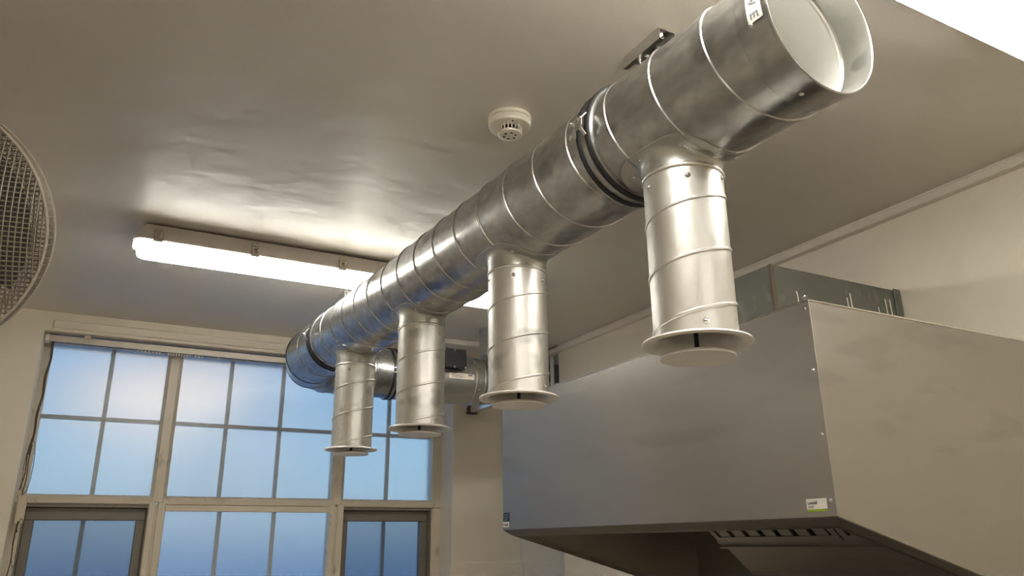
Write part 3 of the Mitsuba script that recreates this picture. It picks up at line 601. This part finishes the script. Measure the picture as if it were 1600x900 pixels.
# white and green sticker (the code printed on it is left out)
sy = np.linspace(0, 1, 2)
s_y1, s_y0, s_z0, s_z1 = 1.081, 1.033, 0.055, 0.074     # reads with +y to the left as seen from -x side
lab = part(hood, 'sticker', bevel_box(HX-.0021, HX-.0013, s_y0, s_y1, s_z0, s_z1, .0003), 'sticker_white', False, 'white sticker with dark lettering and a green band')
part(lab, 'green_band', bevel_box(HX-.0021, HX-.0013, s_y0+.001, s_y1-.001, s_z0-.0045, s_z0, .0003), 'sticker_green')
RT, UPV = (0, -1, 0), (0, 0, 1)
part(lab, 'lettering', letters('Leader', .0052, np.array([HX-.0021, s_y1-.003, s_z0+.0090]), RT, UPV, .0003), 'sticker_ink')
sw = np.linspace(-1.1, 1.2, 12); part(lab, 'swoosh', tube(np.stack([np.full(12, HX-.0022), s_y1-.0225-.0028*np.cos(sw), s_z0+.0125+.0032*np.sin(sw)], 1), .0006, 6), 'sticker_ink')
part(lab, 'small_print', cat([bx(HX-.0023, HX-.0020, s_y1-.018, s_y1-.0035, s_z0+.0050, s_z0+.0062), bx(HX-.0023, HX-.0020, s_y1-.0175, s_y1-.0035, s_z0+.0024, s_z0+.0036)]), 'sticker_grey')
# small navy and white sticker at the far bottom corner
q1, q0 = HY1-.004, HY1-.045
lab = part(hood, 'sticker', bevel_box(HX-.0021, HX-.0013, q0, q1, .050, .093, .0003), 'sticker_navy', False, 'small navy and white sticker at the far corner')
part(lab, 'white_panel', bevel_box(HX-.0024, HX-.0020, q0, q1, .048, .065, .0002), 'sticker_white')
part(lab, 'lettering', letters('HALVE', .0070, np.array([HX-.0025, q1-.005, .0525]), RT, UPV, .0003), 'sticker_ink')
part(lab, 'print_line', cat([bx(HX-.0024, HX-.0020, q0+.004, q1-.005, .085, .088), bx(HX-.0024, HX-.0020, q0+.002, q1-.002, .077, .080), bx(HX-.0024, HX-.0020, q0+.013, q1-.010, .069, .074)]), 'sticker_grey')

# unseen dark range, added to keep floor light out of the hood
t = thing('added_range', 'unseen black range added under the extract hood to darken its inside', 'light_blocker')
part(t, 'body', bevel_box(1.30, XR-.01, 1.08, 2.28, FL, -1.07, .006), 'black_plastic')
part(t, 'hob', bevel_box(1.28, XR-.005, 1.06, 2.30, -1.07, -1.03, .004), 'black_plastic')
part(t, 'splash_plate', bevel_box(XR-.02, XR-.002, 1.06, 2.30, -1.03, -0.30, .003), 'stainless_dull')
# rectangular duct box on top of the hood
t = thing('rectangular_duct', 'dirty grey rectangular sheet metal duct on top of the hood', 'duct')
BX, BY0_, BY1_, BZ = 1.514, 1.358, 1.80, 0.692
part(t, 'near_panel', bx(BX, XR-.003, BY0_, BY0_+.002, HZT+.003, BZ), 'galvanised_box')
part(t, 'side_panel', bx(BX, BX+.002, BY0_+.006, BY1_, HZT+.003, BZ), 'galvanised_box')
part(t, 'far_panel', bx(BX, XR-.003, BY1_-.002, BY1_, HZT+.003, BZ), 'galvanised_box')
part(t, 'top_panel', bx(BX, XR-.003, BY0_, BY1_, BZ-.002, BZ), 'galvanised_box')
part(t, 'corner_seam', bevel_box(BX-.003, BX+.009, BY0_-.004, BY0_+.006, HZT+.003, BZ+.001, .001), 'cord')
part(t, 'end_flange', bevel_box(XR-.032, XR-.003, BY0_-.006, BY0_+.001, HZT+.003, BZ+.004, .002), 'galvanised_box')
for k, (fx, z0, z1) in enumerate(((1.80, .50, .64), (1.815, .49, .655), (1.86, .49, .60), (1.93, .49, .63), (1.985, .49, .66), (1.965, .50, .66), (1.60, .60, .63), (1.645, .545, .565))):
    part(t, 'sealant_drip', tube([(fx, BY0_-.0006, z1), (fx+.004, BY0_-.0006, (z0+z1)/2), (fx+.003, BY0_-.0006, z0)], .0016, 6), 'sticker_pale')

# ---------------------------------------------------------------- wall fan with wire guards at the left edge
fan = thing('wall_fan', 'round fan with a fine wire mesh guard at the left edge', 'fan')
FC = np.array([-0.3370, 1.5005, 0.5093]); FDIR = -FC/np.linalg.norm(FC)
FDIR = FDIR+np.array([-.34, -.04, -.06]); FDIR /= np.linalg.norm(FDIR)
fx_, fy_, fz_ = basis(FDIR)
FR = 0.225
def fp(m): return place(m, FC, fx_, fy_, fz_)
def dome(rho, front): 
    h = .075*(1-(rho/FR)**2.6); return (h+.012) if front else -(h*.8+.045)
# the wire mesh: too fine to pick apart wire by wire
def guard(front):
    ms = []; g = np.arange(-FR, FR+.001, .0082)
    for v in g:
        half = math.sqrt(max(FR*FR-v*v, 0))
        if half < .02: continue
        s = np.linspace(-half, half, 22)
        for sw_ in (0, 1):
            xy = np.stack([s, np.full_like(s, v)], 1) if sw_ else np.stack([np.full_like(s, v), s], 1)
            z = dome(np.minimum(np.linalg.norm(xy, axis=1), FR), front)
            ms.append(tube(np.column_stack([xy, z]), .0013, 4))
    return cat(ms)
for fr in (True, False):
    k = part(fan, 'wire_mesh', fp(guard(fr)), 'fan_wire', False, 'fine woven wire mesh' if fr else None); labels.setdefault(k, {})['kind'] = 'stuff'
a = np.linspace(0, 2*PI, 96, endpoint=False)
for z in (.012, -.045): part(fan, 'rim', fp(tube(np.stack([FR*np.cos(a), FR*np.sin(a), np.full(96, z)], 1), .0027, 10, True)), 'fan_rim_paint', True)
side = []
for k in range(116):
    q = 2*PI*k/116; side.append(tube([(FR*math.cos(q), FR*math.sin(q), .012), (FR*math.cos(q), FR*math.sin(q), -.045)], .0012, 4))
for z in (-.005, -.016, -.027, -.037): side.append(tube(np.stack([FR*np.cos(a), FR*np.sin(a), np.full(96, z)], 1), .0012, 4, True))
k = part(fan, 'side_mesh', fp(cat(side)), 'fan_wire'); labels.setdefault(k, {})['kind'] = 'stuff'
part(fan, 'motor', fp(lathe([(.0001, .03), (.050, .028), (.058, .02), (.060, -.05), (.055, -.12), (.0001, -.125)], 40)), 'fan_dark', 40, 'dark motor housing')
for k in range(4):
    q = k*PI/2+1.75; ms = []
    rr = np.linspace(.05, .195, 8); ww = np.linspace(-.70, .70, 13); P = []
    for r_ in rr: P.append([(r_*math.cos(q+w), r_*math.sin(q+w), -.010+.022*w) for w in ww])
    P = np.array(P); Q = P.copy(); Q[..., 2] -= .002
    part(fan, 'blade', fp(cat([grid_mesh(P), grid_mesh(Q)])), 'fan_dark', True)
Bk = FC-FDIR*.17
part(fan, 'arm', tube([FC-FDIR*.11, Bk, Bk+np.array([-.08, .02, -.02]), np.array([XL+.02, Bk[1]+.04, Bk[2]-.04])], .016, 14), 'fan_dark', True)
part(fan, 'wall_plate', bevel_box(XL, XL+.022, Bk[1]-.03, Bk[1]+.11, Bk[2]-.13, Bk[2]+.05, .003), 'fan_dark')
